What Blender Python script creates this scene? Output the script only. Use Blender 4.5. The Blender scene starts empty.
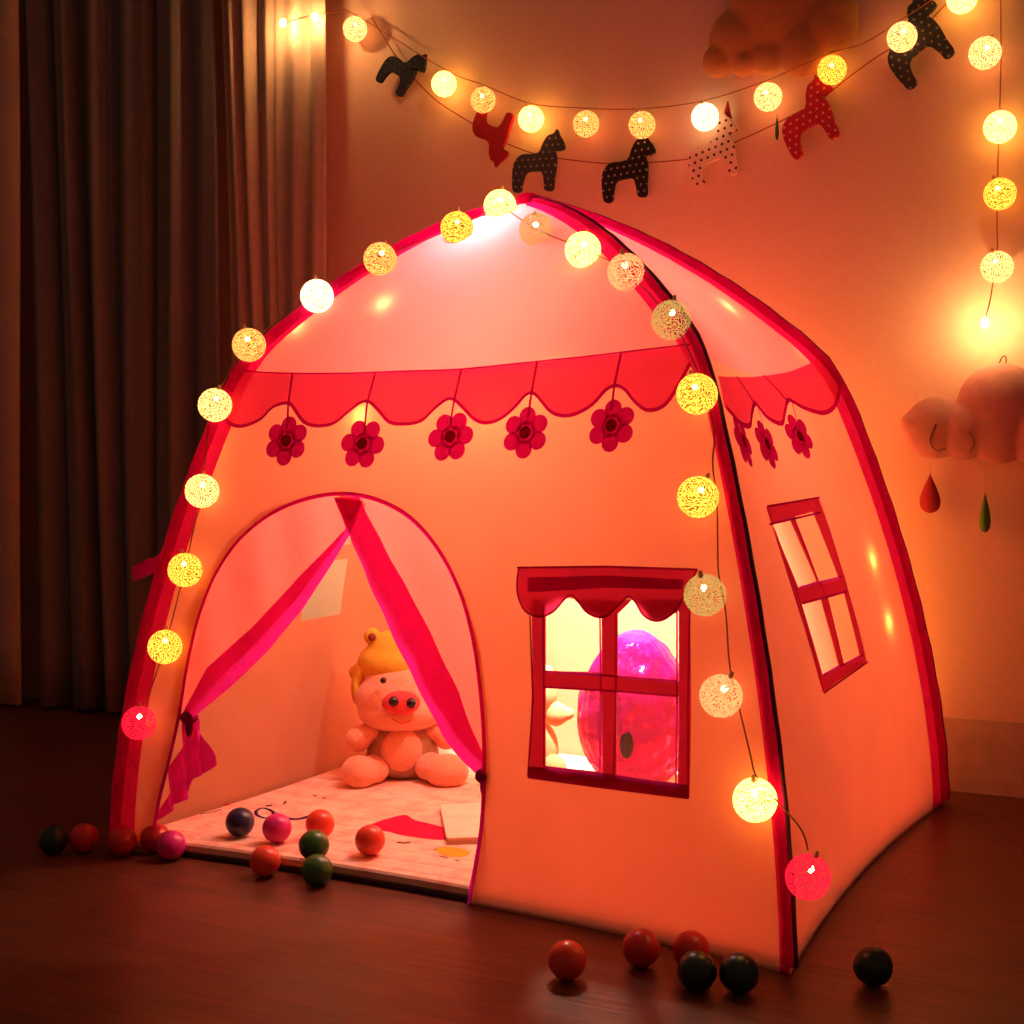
import bpy, bmesh, math, random
from mathutils import Vector, Matrix, noise
from mathutils.geometry import delaunay_2d_cdt
random.seed(7)
C = bpy.context.scene.collection
PI = math.pi
V = Vector
# ------------------------------------------------------------------ camera
F_PX, PITCH, ROLL, CH, YAW = 1338.0, 0.0423, -0.0089, 0.7609, 0.4695
cam_d = bpy.data.cameras.new('camera'); cam = bpy.data.objects.new('camera', cam_d); C.objects.link(cam)
CM = Matrix.Translation((0, 0, CH)) @ Matrix.Rotation(YAW, 4, 'Z') @ Matrix.Rotation(PI/2-PITCH, 4, 'X') @ Matrix.Rotation(ROLL, 4, 'Z')
cam.matrix_world = CM
cam_d.sensor_width = 36; cam_d.lens = F_PX/1024*36; cam_d.clip_start = .01
bpy.context.scene.camera = cam
CO = V((0, 0, CH)); CI = CM.inverted()
def ray(px, py): return CM.to_3x3() @ V(((px-512)/F_PX, -(py-512)/F_PX, -1))
def proj(P):
    p = CI @ V(P); return V((512+F_PX*p.x/-p.z, 512-F_PX*p.y/-p.z))
def at_z(px, py, z):
    d = ray(px, py); return CO + d*((z-CH)/d.z)
WALL_Y = 3.10
def at_wall(px, py, off=0.0):
    d = ray(px, py); return CO + d*((WALL_Y-off)/d.y)
def at_depth(px, py, dep): return CO + ray(px, py)*dep

# ------------------------------------------------------------------ tagging
def tag(o, label, cat=None, group=None, kind=None):
    if label: o['label'] = label
    if cat: o['category'] = cat
    if group: o['group'] = group
    if kind: o['kind'] = kind
    return o
def empty(name, loc, label, cat, group=None):
    o = bpy.data.objects.new(name, None); C.objects.link(o); o.location = loc
    o.empty_display_size = .05
    return tag(o, label, cat, group)
def link(name, me, mat, parent=None, smooth=True, world=True):
    o = bpy.data.objects.new(name, me); C.objects.link(o)
    if mat: me.materials.append(mat)
    if smooth: me.polygons.foreach_set('use_smooth', [True]*len(me.polygons))
    if parent is not None:
        o.parent = parent
        if world: o.matrix_parent_inverse = Matrix.Translation(-parent.location)
    return o
def obj(name, bm, mat, parent=None, smooth=True, world=True):
    me = bpy.data.meshes.new(name); bm.to_mesh(me); bm.free()
    return link(name, me, mat, parent, smooth, world)

# ------------------------------------------------------------------ materials
def nt(name):
    m = bpy.data.materials.new(name); m.use_nodes = True; t = m.node_tree; t.nodes.clear()
    out = t.nodes.new('ShaderNodeOutputMaterial')
    return m, t, out
def N(t, kind, **kw):
    n = t.nodes.new(kind)
    for k, v in kw.items():
        if k.startswith('i_'):
            n.inputs[k[2:].replace('_', ' ')].default_value = v
        else: setattr(n, k, v)
    return n
def coords(t, scale=(1, 1, 1), kind='Object'):
    tc = N(t, 'ShaderNodeTexCoord'); mp = N(t, 'ShaderNodeMapping'); mp.inputs['Scale'].default_value = scale
    t.links.new(tc.outputs[kind], mp.inputs['Vector']); return mp.outputs['Vector']
def bump(t, vec, scale, strength, dist=.002, detail=3):
    n = N(t, 'ShaderNodeTexNoise', i_Scale=scale, i_Detail=detail); t.links.new(vec, n.inputs['Vector'])
    b = N(t, 'ShaderNodeBump', i_Strength=strength, i_Distance=dist); t.links.new(n.outputs['Fac'], b.inputs['Height'])
    return b.outputs['Normal'], n.outputs['Fac']
def ramp(t, fac, a, b, p0=.3, p1=.7):
    r = N(t, 'ShaderNodeValToRGB'); r.color_ramp.elements[0].position = p0; r.color_ramp.elements[1].position = p1
    r.color_ramp.elements[0].color = (*a, 1); r.color_ramp.elements[1].color = (*b, 1)
    t.links.new(fac, r.inputs['Fac']); return r.outputs['Color']
def pbr(name, col, col2=None, rough=.6, metal=0, nscale=30, bstr=.0, bdist=.002, spec=.5, sheen=0, scale=(1, 1, 1), coat=0):
    m, t, out = nt(name)
    p = N(t, 'ShaderNodeBsdfPrincipled'); t.links.new(p.outputs[0], out.inputs[0])
    p.inputs['Roughness'].default_value = rough; p.inputs['Metallic'].default_value = metal
    p.inputs['Specular IOR Level'].default_value = spec
    if sheen: p.inputs['Sheen Weight'].default_value = sheen
    if coat: p.inputs['Coat Weight'].default_value = coat
    v = coords(t, scale); nrm, fac = bump(t, v, nscale, bstr, bdist)
    if bstr: t.links.new(nrm, p.inputs['Normal'])
    t.links.new(ramp(t, fac, col, col2 or tuple(c*.85 for c in col)), p.inputs['Base Color'])
    return m
def fabric(name, refl, trans, mix=.5, transp=0.0, nscale=6, bstr=.25, var=.9):
    """thin cloth: reflects one tint, lets another through"""
    m, t, out = nt(name)
    v = coords(t); nrm, fac = bump(t, v, nscale, bstr, .02, 4)
    d = N(t, 'ShaderNodeBsdfDiffuse'); s = N(t, 'ShaderNodeBsdfTranslucent')
    t.links.new(ramp(t, fac, tuple(c*var for c in refl), refl), d.inputs['Color'])
    t.links.new(ramp(t, fac, tuple(c*var for c in trans), trans), s.inputs['Color'])
    t.links.new(nrm, d.inputs['Normal']); t.links.new(nrm, s.inputs['Normal'])
    mx = N(t, 'ShaderNodeMixShader'); mx.inputs[0].default_value = mix
    t.links.new(d.outputs[0], mx.inputs[1]); t.links.new(s.outputs[0], mx.inputs[2])
    last = mx
    if transp:
        tr = N(t, 'ShaderNodeBsdfTransparent'); m2 = N(t, 'ShaderNodeMixShader'); m2.inputs[0].default_value = transp
        t.links.new(mx.outputs[0], m2.inputs[1]); t.links.new(tr.outputs[0], m2.inputs[2]); last = m2
    t.links.new(last.outputs[0], out.inputs[0]); return m
def glow(name, col, strength, transp=.0, holes=0.0, lo=.35):
    """woven thread shade lit from within; holes = share of open gaps between threads"""
    m, t, out = nt(name)
    v = coords(t)
    w1 = N(t, 'ShaderNodeTexWave', i_Scale=70, i_Distortion=14, i_Detail=2); t.links.new(v, w1.inputs['Vector'])
    w2 = N(t, 'ShaderNodeTexWave', i_Scale=62, i_Distortion=16, i_Detail=2); w2.bands_direction = 'Z'; t.links.new(v, w2.inputs['Vector'])
    mxm = N(t, 'ShaderNodeMath', operation='MAXIMUM'); t.links.new(w1.outputs['Fac'], mxm.inputs[0]); t.links.new(w2.outputs['Fac'], mxm.inputs[1])
    mr = N(t, 'ShaderNodeMapRange'); mr.inputs['From Min'].default_value = .45; mr.inputs['To Min'].default_value = strength*lo; mr.inputs['To Max'].default_value = strength
    t.links.new(mxm.outputs[0], mr.inputs['Value'])
    e = N(t, 'ShaderNodeEmission'); e.inputs['Color'].default_value = (*col, 1); t.links.new(mr.outputs[0], e.inputs['Strength'])
    tr = N(t, 'ShaderNodeBsdfTransparent'); mx = N(t, 'ShaderNodeMixShader')
    if holes:
        g = N(t, 'ShaderNodeMath', operation='LESS_THAN'); g.inputs[1].default_value = holes; t.links.new(mxm.outputs[0], g.inputs[0])
        t.links.new(g.outputs[0], mx.inputs[0])
    else: mx.inputs[0].default_value = transp
    t.links.new(e.outputs[0], mx.inputs[1]); t.links.new(tr.outputs[0], mx.inputs[2]); t.links.new(mx.outputs[0], out.inputs[0])
    return m
def emit(name, col, s):
    m, t, out = nt(name); e = N(t, 'ShaderNodeEmission'); e.inputs[0].default_value = (*col, 1); e.inputs[1].default_value = s
    t.links.new(e.outputs[0], out.inputs[0]); return m
def dotted(name, base, dot, cell=.0165, r=.17):
    m, t, out = nt(name); v = coords(t, (1/cell, 1/cell, 1/cell))
    sp = N(t, 'ShaderNodeSeparateXYZ'); t.links.new(v, sp.inputs[0])
    def M(op, a, b=None):
        n = N(t, 'ShaderNodeMath', operation=op)
        for i, q in enumerate((a, b)):
            if q is None: continue
            if isinstance(q, (int, float)): n.inputs[i].default_value = q
            else: t.links.new(q, n.inputs[i])
        return n.outputs[0]
    row = M('FLOOR', sp.outputs['Z']); sh = M('MULTIPLY', M('MODULO', M('ADD', row, 100), 2), .5)
    fx = M('SUBTRACT', M('FRACT', M('ADD', M('ADD', sp.outputs['X'], 100), sh)), .5)
    fz = M('SUBTRACT', M('FRACT', M('ADD', sp.outputs['Z'], 100)), .5)
    d = M('SQRT', M('ADD', M('MULTIPLY', fx, fx), M('MULTIPLY', fz, fz)))
    k = M('LESS_THAN', d, r)
    mx = N(t, 'ShaderNodeMix', data_type='RGBA'); t.links.new(k, mx.inputs[0])
    mx.inputs[6].default_value = (*base, 1); mx.inputs[7].default_value = (*dot, 1)
    p = N(t, 'ShaderNodeBsdfPrincipled', i_Roughness=.9); t.links.new(mx.outputs[2], p.inputs['Base Color'])
    t.links.new(p.outputs[0], out.inputs[0]); return m

M_WALLFAB = fabric('peach_tent_cloth', (.99, .46, .26), (.82, .31, .17), .47)
M_ROOFFAB = fabric('pink_roof_cloth', (.95, .40, .36), (.92, .235, .225), .54)
M_SLEEVE = fabric('crimson_sleeve_cloth', (.62, .012, .14), (.84, .04, .55), .84, bstr=.5, nscale=25)
M_SEAM = pbr('dark_seam_piping', (.10, .01, .02), rough=.8)
M_AWN = fabric('red_awning_cloth', (.85, .10, .14), (.97, .15, .55), .74)
M_PRINT = fabric('crimson_print', (.50, .008, .14), (.62, .012, .45), .62)
M_PRINTD = fabric('deep_crimson_print', (.40, .01, .06), (.50, .02, .25), .55)
M_FRAME = fabric('red_frame_print', (.62, .04, .10), (.76, .07, .36), .62)
M_CORE = fabric('brown_flower_centre', (.25, .02, .03), (.35, .06, .06), .5)
M_PANE = fabric('clear_white_net', (.8, .75, .65), (.95, .92, .8), .6, transp=.95)
M_PANEG = fabric('milky_net', (.50, .60, .42), (.8, .85, .7), .15, transp=.12)
M_SHEER = fabric('sheer_pink_drape', (1.0, .24, .22), (1.0, .30, .28), .68, transp=0, nscale=12, bstr=.25)
M_HEM = fabric('magenta_drape_hem', (.66, .012, .28), (.80, .025, .50), .6, nscale=20, bstr=.4)
M_TIE = fabric('purple_tie', (.40, .01, .16), (.45, .02, .2), .4)
M_SHEET = pbr('dark_ground_sheet', (.05, .02, .02), rough=.9)

# ------------------------------------------------------------------ mesh helpers
def sph(bm, c, r, seg=24, rings=16, s=(1, 1, 1), rot=None):
    m = Matrix.Translation(c) @ (rot.to_4x4() if rot else Matrix()) @ Matrix.Diagonal((*[r*q for q in s], 1))
    bmesh.ops.create_uvsphere(bm, u_segments=seg, v_segments=rings, radius=1, matrix=m)
def box(bm, lo, hi, m=None):
    lo, hi = V(lo), V(hi); c = (lo+hi)/2; s = hi-lo
    mm = Matrix.Translation(c) @ Matrix.Diagonal((*s, 1))
    bmesh.ops.create_cube(bm, size=1, matrix=(m @ mm) if m else mm)
def tube(bm, pts, r, n=8, cap=True, rz=None):
    pts = [V(p) for p in pts]; rings = []
    up = V((0, 0, 1)); prev = None
    for i, p in enumerate(pts):
        tan = (pts[min(i+1, len(pts)-1)]-pts[max(i-1, 0)]).normalized()
        a = prev if prev is not None else (V((1, 0, 0)) if abs(tan.z) > .8 else up)
        a = (a-tan*a.dot(tan)).normalized(); prev = a; b = tan.cross(a)
        rr = r[i] if isinstance(r, (list, tuple)) else r
        rings.append([bm.verts.new(p+(a*math.cos(k/n*2*PI)+b*math.sin(k/n*2*PI))*rr) for k in range(n)])
    for i in range(len(rings)-1):
        for k in range(n):
            bm.faces.new((rings[i][k], rings[i][(k+1) % n], rings[i+1][(k+1) % n], rings[i+1][k]))
    if cap:
        bm.faces.new(rings[0][::-1]); bm.faces.new(rings[-1])
def catmull(p, k=6, closed=False):
    n = len(p); out = []
    rng = range(n) if closed else range(n-1)
    for i in rng:
        g = (lambda j: p[j % n]) if closed else (lambda j: p[max(0, min(n-1, j))])
        a, b, c, d = [V(g(i+q)) for q in (-1, 0, 1, 2)]
        for s in range(k):
            t = s/k
            out.append(.5*((2*b)+(c-a)*t+(2*a-5*b+4*c-d)*t*t+(3*b-a-3*c+d)*t**3))
    if not closed: out.append(V(p[-1]))
    return out
def inside(pt, poly):
    x, y = pt[0], pt[1]; r = False; n = len(poly)
    for i in range(n):
        a, b = poly[i], poly[(i+1) % n]
        if (a[1] > y) != (b[1] > y) and x < (b[0]-a[0])*(y-a[1])/(b[1]-a[1])+a[0]: r = not r
    return r
def cdt_mesh(outer, holes, fn, step, sx=1, sy=1, solid=0):
    """fills an outline in a face's own plane coordinates and lays it on the curved cloth"""
    pts, edges = [], []
    for loop in [outer]+holes:
        base = len(pts)
        L = []
        for i in range(len(loop)):
            a, b = V(loop[i][:2]), V(loop[(i+1) % len(loop)][:2])
            dl = math.hypot((b-a)[0]*sx, (b-a)[1]*sy); k = max(1, int(dl/step))
            for q in range(k): L.append(a.lerp(b, q/k))
        pts += L; edges += [(base+i, base+(i+1) % len(L)) for i in range(len(L))]
    xs = [p[0] for p in outer]; ys = [p[1] for p in outer]
    nx, ny = int((max(xs)-min(xs))*sx/step), int((max(ys)-min(ys))*sy/step)
    for i in range(1, nx):
        for j in range(1, ny):
            p = V((min(xs)+(max(xs)-min(xs))*(i+.13*(j % 2))/nx, min(ys)+(max(ys)-min(ys))*j/ny))
            if inside(p, outer) and not any(inside(p, h) for h in holes): pts.append(p)
    P2 = [V((p[0]*sx, p[1]*sy)) for p in pts]
    vs, es, fs, *_ = delaunay_2d_cdt(P2, edges, [], 0, 1e-5)
    bm = bmesh.new(); vv = [bm.verts.new(fn(p[0]/sx, p[1]/sy)) for p in vs]
    for f in fs:
        c = sum((vs[i] for i in f), V((0, 0)))/len(f); c = (c[0]/sx, c[1]/sy)
        if inside(c, outer) and not any(inside(c, h) for h in holes):
            try: bm.faces.new([vv[i] for i in f])
            except ValueError: pass
    for v in [v for v in bm.verts if not v.link_faces]: bm.verts.remove(v)
    return bm
def blob(parts, vox=.006, smooth=6):
    """several ellipsoids grown into one soft body"""
    bm = bmesh.new()
    for c, s in parts: sph(bm, c, 1, 24, 16, s)
    me = bpy.data.meshes.new('soft'); bm.to_mesh(me); bm.free()
    o = bpy.data.objects.new('soft', me); C.objects.link(o)
    r = o.modifiers.new('r', 'REMESH'); r.mode = 'VOXEL'; r.voxel_size = vox
    s_ = o.modifiers.new('s', 'SMOOTH'); s_.iterations = smooth
    dg = bpy.context.evaluated_depsgraph_get(); out = bpy.data.meshes.new_from_object(o.evaluated_get(dg))
    out.name = 'soft_body'; bpy.data.objects.remove(o); bpy.data.meshes.remove(me); return out

# ------------------------------------------------------------------ room
def wood():
    m, t, out = nt('dark_wood_boards'); v = coords(t)
    br = N(t, 'ShaderNodeTexBrick'); br.offset = .37
    for k, q in (('Scale', 1), ('Mortar Size', .0025), ('Brick Width', 1.2), ('Row Height', .13)): br.inputs[k].default_value = q
    br.inputs['Color1'].default_value = (.14, .042, .023, 1); br.inputs['Color2'].default_value = (.115, .035, .020, 1); br.inputs['Mortar'].default_value = (.085, .026, .015, 1)
    t.links.new(v, br.inputs['Vector'])
    v2 = coords(t, (2, 26, 1)); n = N(t, 'ShaderNodeTexNoise', i_Scale=3, i_Detail=5); t.links.new(v2, n.inputs['Vector'])
    mx = N(t, 'ShaderNodeMix', data_type='RGBA', blend_type='MULTIPLY'); mx.inputs[0].default_value = .8
    t.links.new(br.outputs['Color'], mx.inputs[6]); t.links.new(ramp(t, n.outputs['Fac'], (.55, .55, .55), (1.25, 1.2, 1.15)), mx.inputs[7])
    p = N(t, 'ShaderNodeBsdfPrincipled', i_Roughness=.42); t.links.new(mx.outputs[2], p.inputs['Base Color'])
    n2 = N(t, 'ShaderNodeTexNoise', i_Scale=5, i_Detail=3); t.links.new(v, n2.inputs['Vector'])
    mr = N(t, 'ShaderNodeMapRange'); mr.inputs['To Min'].default_value = .26; mr.inputs['To Max'].default_value = .45
    t.links.new(n2.outputs['Fac'], mr.inputs['Value']); t.links.new(mr.outputs[0], p.inputs['Roughness'])
    b = N(t, 'ShaderNodeBump', i_Strength=.25, i_Distance=.003); t.links.new(n.outputs['Fac'], b.inputs['Height']); t.links.new(b.outputs[0], p.inputs['Normal'])
    t.links.new(p.outputs[0], out.inputs[0]); return m
M_PLASTER = pbr('matt_painted_plaster', (.86, .54, .39), (.82, .51, .365), rough=.9, nscale=60, bstr=.08, spec=.15)
bm = bmesh.new(); box(bm, (-5.5, -1.2, -.05), (3.2, WALL_Y+.12, 0)); tag(obj('floor', bm, wood(), smooth=False), None, kind='structure')
bm = bmesh.new(); box(bm, (-5.5, WALL_Y, 0), (3.2, WALL_Y+.12, 2.75)); tag(obj('wall_back', bm, M_PLASTER, smooth=False), None, kind='structure')
bm = bmesh.new(); box(bm, (-.9, WALL_Y-.006, 0), (3.2, WALL_Y, .165))  # strip added low on the wall, its darker colour standing in for shadow
tag(obj('shade_strip_back', bm, pbr('darker_wall_shade', (.66, .42, .31), rough=.7, spec=.2), smooth=False), None, kind='structure')

# curtains: vertical cloth in gathered folds, hung just in front of the wall
def curtain(name, x0, x1, y, n, amp, mat, label, ztop=2.6, zbot=.012, seed=0, parent=None):
    rnd = random.Random(seed); bm = bmesh.new(); xs = []
    cols = n*10; ph = [rnd.uniform(-.9, .9) for _ in range(n+2)]; am = [rnd.uniform(.45, 1.25) for _ in range(n+2)]
    rows = 14; grid = []
    for i in range(cols+1):
        f = i/cols; k = f*n; a = am[int(k)]*(1-(k % 1))+am[int(k)+1]*(k % 1); q = ph[int(k)]*(1-(k % 1))+ph[int(k)+1]*(k % 1)
        colv = []
        for j in range(rows+1):
            z = zbot+(ztop-zbot)*j/rows; g = 1-.35*j/rows
            off = math.sin(k*2*PI+q+.25*math.sin(z*1.7+q*3))*amp*a*g + .3*amp*math.sin(k*4.7*PI+q*5)
            colv.append(bm.verts.new((x0+(x1-x0)*f+.25*amp*math.cos(k*2*PI+q*2)+.02*math.sin(z*1.3+k), y+off, z)))
        grid.append(colv)
    for i in range(cols):
        for j in range(rows): bm.faces.new((grid[i][j], grid[i+1][j], grid[i+1][j+1], grid[i][j+1]))
    o = obj(name, bm, mat); s = o.modifiers.new('thickness', 'SOLIDIFY'); s.thickness = .003
    return tag(o, label, 'curtain', 'curtains along the wall')
xw = lambda px, py=400: at_wall(px, py, .09).x
CY = WALL_Y-.10
M_DARKC = fabric('brown_curtain_cloth', (.25, .20, .17), (.08, .06, .05), .1, nscale=40, bstr=.1)
M_LIGHTC = fabric('cream_sheer_cloth', (.78, .52, .38), (.6, .4, .28), .3, nscale=40, bstr=.1)
curtain('curtain', xw(-260), xw(42, 690), CY-.03, 5, .035, M_LIGHTC, 'pale curtain panel at the far left edge, its hem just touching the floor', seed=3)
curtain('curtain', xw(36, 690), xw(222), CY, 6, .042, M_DARKC, 'dark brown heavy curtain hanging in deep folds left of the tent', seed=5)
curtain('curtain', xw(229), xw(328), CY-.005, 5, .022, M_LIGHTC, 'lit cream sheer curtain between the dark curtain and the bare wall', seed=9)

# ------------------------------------------------------------------ tent geometry
TH, TX, TY = -.5088, .4004, 1.9213
W, D, IX, IY, HE, HT, AX, AY = 1.35, 1.0752, .1932, .153, .9338, 1.2741, -.0315, -.0142
R2 = Matrix.Rotation(YAW, 3, 'Z')
O3 = R2 @ V((TX, TY, 0)); EX = R2 @ V((math.cos(TH), math.sin(TH), 0)); EY = R2 @ V((-math.sin(TH), math.cos(TH), 0))
def G(a, b, z): return O3+EX*a+EY*b+V((0, 0, z))
APEX = G(-W/2+AX, D/2+AY, HT)
def make_pole(cx, cy, sx, sy):
    pts = []; n = 60
    for i in range(n+1):
        t = i/n*2
        if t <= 1:
            k = t**1.7; pts.append(G(cx+sx*IX*k, cy+sy*IY*k, HE*t))
        else:
            s = t-1; e = G(cx+sx*IX, cy+sy*IY, HE); p = e.lerp(APEX, s); p.z = HE+(HT-HE)*(s+.62*s*(1-s)); pts.append(p)
    for _ in range(5):
        q = pts[:]
        for i in range(1, n):
            if 22 < i < 38: q[i] = pts[i]*.5+(pts[i-1]+pts[i+1])*.25
        pts = q
    return pts
POLE = {'FL': make_pole(-W, 0, 1, 1), 'FR': make_pole(0, 0, -1, 1), 'BR': make_pole(0, D, -1, -1), 'BL': make_pole(-W, D, 1, -1)}
def pole(k, t):
    P = POLE[k]; x = max(0, min(59.9999, t*30)); i = int(x); return P[i].lerp(P[i+1], x-i)
FACES = {'front': ('FL', 'FR', EY), 'right': ('FR', 'BR', -EX), 'back': ('BR', 'BL', -EY), 'left': ('BL', 'FL', EX)}
def S(face, u, t):
    a, b, inw = FACES[face]; p = pole(a, t).lerp(pole(b, t), u); k = 4*u*(1-u)
    if t <= 1:
        base = .05 if face == 'front' else .03
        g = base*(1-t)**1.5 + .028*t
        z = -.022*t**4
    else:
        s = t-1; g = .028*(1-s); z = -.022*(1-s)
        if face == 'front': z -= .0
    return p+inw*(g*k)+V((0, 0, z*k))
def nrm(face, u, t):
    e = 1e-3; t = min(max(t, e), 2-e*20)
    return (S(face, u+e, t)-S(face, u-e, t)).cross(S(face, u, t+e)-S(face, u, t-e)).normalized()
def SO(face, u, t, off): return S(face, u, t)+nrm(face, u, t)*off
def inv(face, px, py, u=.5, t=.5):
    """where on a cloth face a point of the photograph lies"""
    tgt = V((px, py))
    for _ in range(25):
        p = proj(S(face, u, t)); r = tgt-p
        if r.length < .02: break
        e = 1e-3; ju = (proj(S(face, u+e, t))-p)/e; jt = (proj(S(face, u, t+e))-p)/e
        det = ju.x*jt.y-ju.y*jt.x
        if abs(det) < 1e-6: break
        du = (r.x*jt.y-r.y*jt.x)/det; dt = (ju.x*r.y-ju.y*r.x)/det
        u += max(-.3, min(.3, du)); t += max(-.3, min(.3, dt)); t = max(0.0, min(1.97, t))
    return (u, t)
FW, FH = 1.2, .95
tent = empty('play_tent', G(-W/2, D/2, 0), 'glowing peach and pink house-shaped play tent with printed windows and red awning', 'tent')
def lay(name, face, outline_px, mat, off, holes_px=(), guess=(.5, .5), step=.03, clampt=None, parent=None, label=None, solid=0):
    out = [inv(face, *p, *guess) for p in outline_px]; hs = [[inv(face, *p, *guess) for p in h] for h in holes_px]
    w = (W if face in ('front', 'back') else D)
    bm = cdt_mesh(out, hs, lambda u, t: SO(face, u, t, off), step, w, HE)
    o = obj(name, bm, mat, parent or tent)
    if solid: s = o.modifiers.new('thickness', 'SOLIDIFY'); s.thickness = solid
    if label: o['label'] = label
    return o
def ribbon(name, face, line_px, width, mat, off, guess=(.5, .5), parent=None, closed=False, k=6, uv=None):
    """a thin printed or stitched line following the cloth"""
    uvs = uv or [inv(face, *p, *guess) for p in line_px]
    pts = catmull([V((u, t, 0)) for u, t in uvs], k, closed) if k > 1 else [V((u, t, 0)) for u, t in uvs]
    w = (W if face in ('front', 'back') else D); bm = bmesh.new(); L = []
    n = len(pts)
    for i, p in enumerate(pts):
        a = pts[(i-1) % n] if closed else pts[max(i-1, 0)]; b = pts[(i+1) % n] if closed else pts[min(i+1, n-1)]
        d = V(((b-a).x*w, (b-a).y*HE)); d.normalize(); q = V((-d.y/w, d.x/HE))*width/2
        L.append((bm.verts.new(SO(face, p.x+q.x, p.y+q.y, off)), bm.verts.new(SO(face, p.x-q.x, p.y-q.y, off))))
    for i in range(n if closed else n-1):
        a, b = L[i], L[(i+1) % n]; bm.faces.new((a[0], b[0], b[1], a[1]))
    return bm if name is None else obj(name, bm, mat, parent or tent)

# outlines read off the photograph
door_px = [(470, 899), (482, 830), (485, 760), (482, 700), (474, 640), (460, 590), (438, 548), (410, 517), (378, 500), (344, 494), (308, 499), (272, 514), (240, 540), (216, 575),
           (200, 615), (189, 660), (180, 715), (170, 760), (160, 800), (152, 846)]
door_uv = [inv('front', *p) for p in door_px]
door_uv = [(v[0], v[1]) for v in catmull([V((u, t, 0)) for u, t in door_uv], 4)]
door_uv[0] = (door_uv[0][0], 0); door_uv[-1] = (door_uv[-1][0], 0)
FWIN = [[(546, 604), (560, 597), (574, 599), (588, 612), (602, 618), (602, 672), (546, 671)],
        [(618, 614), (632, 600), (640, 603), (652, 618), (664, 620), (679, 611), (679, 681), (618, 676)],
        [(546, 687), (602, 690), (603, 772), (546, 766)],
        [(617, 691), (679, 696), (678, 783), (617, 775)]]
RWIN = [[(771, 523), (789, 519), (816, 581), (798, 588)], [(794, 517), (812, 512), (838, 578), (819, 583)],
        [(801, 604), (820, 599), (838, 665), (822, 675)], [(827, 597), (843, 592), (859, 655), (843, 664)]]
def wall_panel(face, holes, door=None):
    if door:
        outer = [(0, 0), (door[-1][0], 0)]+door[::-1][1:-1]+[(door[0][0], 0), (1, 0), (1, 1), (0, 1)]
    else: outer = [(0, 0), (1, 0), (1, 1), (0, 1)]
    bm = cdt_mesh(outer, holes, lambda u, t: S(face, u, t), .035, W if face in ('front', 'back') else D, HE)
    return obj('wall_panel', bm, M_WALLFAB, tent)
def roof_panel(face):
    bm = bmesh.new(); n, m = 24, 18; g = [[bm.verts.new(S(face, i/n, 1+j/m*.999)) for j in range(m+1)] for i in range(n+1)]
    for i in range(n):
        for j in range(m): bm.faces.new((g[i][j], g[i+1][j], g[i+1][j+1], g[i][j+1]))
    return obj('roof_panel', bm, M_ROOFFAB, tent)
def rect_uv(u0, u1, t0, t1): return [(u0, t0), (u1, t0), (u1, t1), (u0, t1)]
LWIN_px = [[(270, 628), (343, 614), (343, 562), (270, 566)], [(270, 545), (345, 535), (345, 480), (270, 480)]]
fw_uv = [[inv('front', *p) for p in h] for h in FWIN]; rw_uv = [[inv('right', *p) for p in h] for h in RWIN]
lu = [inv('left', *p) for p in ((250, 632), (345, 613), (345, 559), (345, 545))]
u_r, tb, tm0, tm1 = lu[1][0], lu[1][1], lu[2][1], lu[3][1]
LW = []
ua, ub = u_r+.02, u_r+.34; um = (ua+ub)/2
LW = [rect_uv(ua, um-.012, tb, tm0), rect_uv(um+.012, ub, tb, tm0), rect_uv(ua, um-.012, tm1, tm1+.17), rect_uv(um+.012, ub, tm1, tm1+.17)]
wall_panel('front', fw_uv, door_uv); wall_panel('right', rw_uv); wall_panel('back', []); wall_panel('left', LW)
for f in FACES: roof_panel(f)

# front window: printed frame with cream panes
def window(face, holes_uv, frame_bm_parts, pane_off, label):
    w = (W if face in ('front', 'back') else D)
    fr = None
    for name, outer, mat, off in frame_bm_parts:
        o_uv = outer
        hs = [h for h in holes_uv if inside((sum(q[0] for q in h)/len(h), sum(q[1] for q in h)/len(h)), o_uv)] if name in ('window_frame',) else []
        bm = cdt_mesh(o_uv, hs, lambda u, t: SO(face, u, t, off), .03, w, HE)
        o = obj(name, bm, mat, tent if fr is None else fr)
        if fr is None: fr = o; fr['label'] = label
        else:
            o.parent = fr; o.matrix_parent_inverse = fr.matrix_world.inverted() if False else Matrix.Translation(-tent.location)
    for h in holes_uv:
        bm = cdt_mesh(h, [], lambda u, t: SO(face, u, t, pane_off), .05, w, HE)
        obj('window_pane', bm, M_PANEG if face == 'left' else M_PANE, fr)
    return fr
I = lambda face, pts, g=(.5, .5): [inv(face, *p, *g) for p in pts]
bpy.context.view_layer.update()
frame_uv = I('front', [(532, 600), (690, 600), (690, 798), (530, 778), (533, 660)])
wf = window('front', fw_uv, [('window_frame', frame_uv, M_FRAME, .0015)], .0, 'red printed frame of the front window')
def sub(o, par): o.parent = par; return o
def lay2(name, face, px, mat, off, par, **k):
    o = lay(name, face, px, mat, off, **k); o.parent = par; return o
val = catmull([V((*p, 0)) for p in [(521, 567), (519, 582), (520, 596), (527, 611), (541, 617), (555, 612), (566, 600), (572, 596), (579, 600), (587, 611), (598, 617), (609, 616), (620, 606), (630, 597), (637, 602), (645, 615), (656, 621), (667, 619), (678, 610), (686, 596), (699, 570)]], 4)
val = [(p.x, p.y) for p in val]
lay2('window_valance', 'front', val+[(610, 567)], M_FRAME, .005, wf)
val_line = [tuple(p) for p in val]
def merge(bms):
    out = bmesh.new()
    for b in bms:
        me = bpy.data.meshes.new('tmp'); b.to_mesh(me); b.free(); out.from_mesh(me); bpy.data.meshes.remove(me)
    return out
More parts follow.
